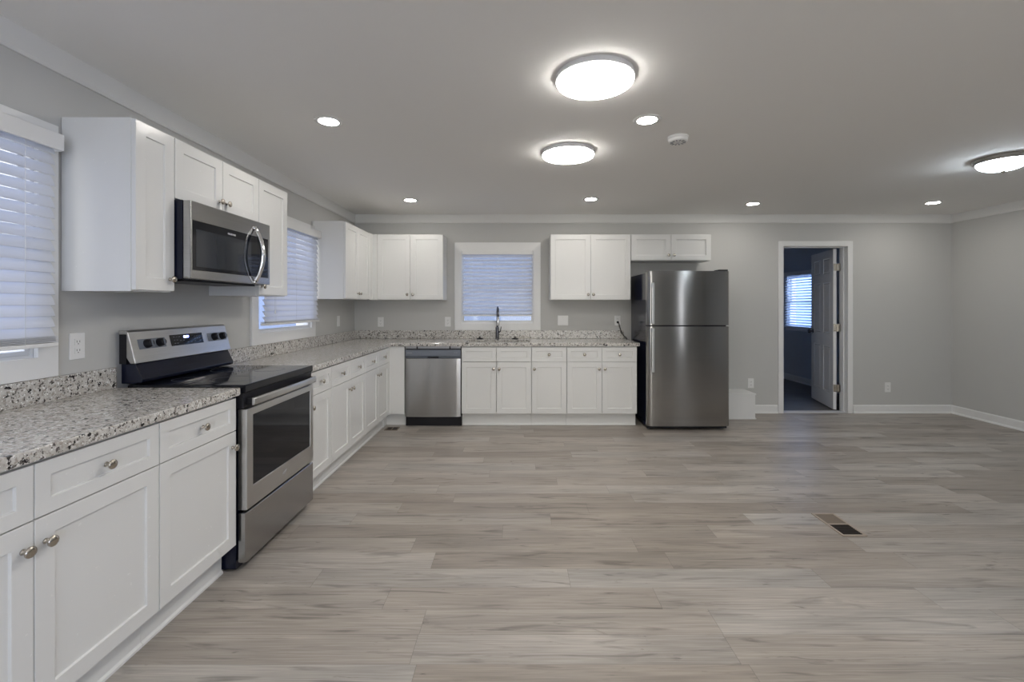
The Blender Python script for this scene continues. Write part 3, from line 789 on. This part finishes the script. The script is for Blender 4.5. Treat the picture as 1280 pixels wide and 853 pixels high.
# ---------------------------------------------------------------- floor registers
def register(label, x0, x1, y0, y1, half=True, dark=False):
    cx, cy = (x0+x1)/2, (y0+y1)/2
    r = thing('floor_register', label, 'floor vent', (cx, cy, 0), 0, 'floor registers')
    a, b = (x1-x0)/2, (y1-y0)/2
    long_y = b > a
    m = .014
    if long_y:
        us = [-a, -a+m, a-m, a]; vs = [-b, -b+m, -.006, .006, b-m, b]
        link('frame', cells(us, vs, lambda i, j: not (i == 1 and j in (1, 3)), .0005, .005, lambda u, v, w_: (u, v, w_)), BROWNF, r, .0012)
        link('dark_duct', boxes((-a+m, a-m, -b+m, -.006, .0004, .001)), BROWND, r)
        bm = B(); y = -b+m+.012
        while y < -.010: box(bm, -a+m, a-m, y, y+.0028, .0011, .0036); y += .014
        link('louvres', bm, BROWND, r)
        link('closed_damper', boxes((-a+m, a-m, .006, b-m, .0006, .0022)), BROWN, r)
    else:
        us = [-a, -a+m, -.005, .005, a-m, a]; vs = [-b, -b+m, b-m, b]
        link('frame', cells(us, vs, lambda i, j: not (i in (1, 3) and j == 1), .0005, .005, lambda u, v, w_: (u, v, w_)), BROWN, r, .0012)
        link('dark_duct', boxes((-a+m, a-m, -b+m, b-m, .0004, .001)), BROWND, r)
        bm = B(); x = -a+m+.012
        while x < a-m-.006:
            if abs(x) > .008: box(bm, x, x+.0028, -b+m, b-m, .0011, .0036)
            x += .014
        link('louvres', bm, BROWND, r)
register('brown metal floor vent, half dark, in the open floor on the right', 1.862, 2.004, 2.598, 2.882)
register('small brown floor vent in the corner at the cabinet plinths', -1.40, -1.262, 4.80, 4.925)

# ---------------------------------------------------------------- doorway and far room
TY = YB+TH
struct(link('trim_5', cells([DX0-.062, DX0+.0, DX1, DX1+.062], [0, DZ, DZ+.062], lambda i, j: not (i == 1 and j == 0), .0005, .018, lambda u, v, w_: (u, YB-w_, v)), TRIM, bevel=.003), 'white casing around the open doorway')
struct(link('trim_6', cells([DX0-.017, DX0+.0, DX1-.0, DX1+.017], [0, DZ, DZ+.017], lambda i, j: not (i == 1 and j == 0), 0, TH, lambda u, v, w_: (u, YB+w_, v)), TRIM), 'white door jamb')
struct(link('trim_7', cells([DX0, DX0+.011, DX1-.011, DX1], [0, DZ-.011, DZ], lambda i, j: not (i == 1 and j == 0), .05, .085, lambda u, v, w_: (u, YB+w_, v)), TRIM), 'door stop')
struct(link('trim_8', prism(B(), [(-.006, 0), (.0, .006), (.05, .008), (.10, .006), (.106, 0)], DX0, DX1, lambda p, q, t: (t, YB+p+.01, q)), GREYL), 'threshold strip')
# open six-panel door. local: x from hinge edge along leaf, front face y=0
ang = math.atan2(.742, .205)
d = thing('door_1', 'open white six-panel door in the doorway', 'door', (DX1-.070, TY+.012, 0), ang); del d['category']; d['kind'] = 'structure'
LW, LT, LH = .765, .035, 2.03
st = .105; mw = (LW-3*st)/2
cols = [(st, st+mw), (st*2+mw, st*2+2*mw)]
rows = [(.20, .80), (.96, 1.62), (1.73, 1.93)]
rects = [(c0, c1, z0, z1) for c0, c1 in cols for z0, z1 in rows]
bm = panel_board(0, LW, .012, LH, LT, rects, [(.012, -.007), (.010, 0.0), (.016, .005)])
bmesh.ops.recalc_face_normals(bm, faces=bm.faces)
# the leaf's face turned to the doorway must be on the +y(local) side: mirror
for v in bm.verts: v.co.y = -v.co.y
leaf = link('door_leaf', bm, TRIM, d)
bm = lathe(B(), [(0, 0), (.030, 0), (.030, .004), (.012, .008), (.011, .030), (.024, .036), (.028, .050), (.022, .062), (0, .066)], Matrix.Translation((LW-.065, 0, .96)) @ Matrix.Rotation(-PI/2, 4, 'X'), 24)
link('door_knob', bm, GUN, d, smooth=True)
bm = lathe(B(), [(0, 0), (.030, 0), (.030, .004), (.012, .008), (.011, .030), (.024, .036), (.028, .050), (.022, .062), (0, .066)], Matrix.Translation((LW-.065, -LT, .96)) @ Matrix.Rotation(PI/2, 4, 'X'), 24)
link('door_knob', bm, GUN, d, smooth=True)
for z in (.28, 1.04, 1.80):
    bm = boxes((-.003, -.0002, -LT+.003, -.003, z-.045, z+.045))
    lathe(bm, [(0, -.047), (.006, -.047), (.006, .047), (0, .047)], Matrix.Translation((-.006, -LT-.003, z)), 14)
    box(bm, -.009, -.0045, -LT-.040, -LT-.006, z-.045, z+.045)
    link('hinge', bm, CHROME, d)

FXL, FXR, FYB = 2.3, 4.84, 9.6
W4 = (7.36, 8.10); WA, WB = .93, 1.83
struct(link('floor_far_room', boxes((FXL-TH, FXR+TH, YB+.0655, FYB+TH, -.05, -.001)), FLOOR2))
struct(link('ceiling_far_room', boxes((FXL-TH, FXR+TH, TY+.0005, FYB+TH, H, H+.08)), CEIL))
WALL2 = mat('far_room_paint', (.58, .61, .64), .75, ns=180, bump=.08, bd=.001)
wall('wall_far_room_right', (TY+.0005, FYB), (0, H), [(*W4, WA, WB)], lambda u, v, w_: (FXR+w_, u, v), WALL2)
wall('wall_far_room_left', (TY+.0005, FYB), (0, H), [], lambda u, v, w_: (FXL-w_, u, v), WALL2)
wall('wall_far_room_back', (FXL-TH, FXR+TH), (0, H), [], lambda u, v, w_: (u, FYB+w_, v), WALL2)
crown('trim_9', TY, FYB, lambda p, q, t: (FXR-p, t, q))
base('baseboard_far_room', TY+.001, FYB, lambda p, q, t: (FXR-p, t, q))
fR = lambda u, w_, v: (FXR-w_, u, v)
window(4, *W4, fR, 'white framed window in the dark room beyond the doorway', (.06, .06, .05, .06), WA, WB)
blind('white blind with open slats in the dark room beyond the doorway', (FXR-.055, sum(W4)/2, 0), -PI/2, W4[1]-W4[0]+.02, 1.90, .93, .034, math.radians(30), True, raised=3, cords=False)
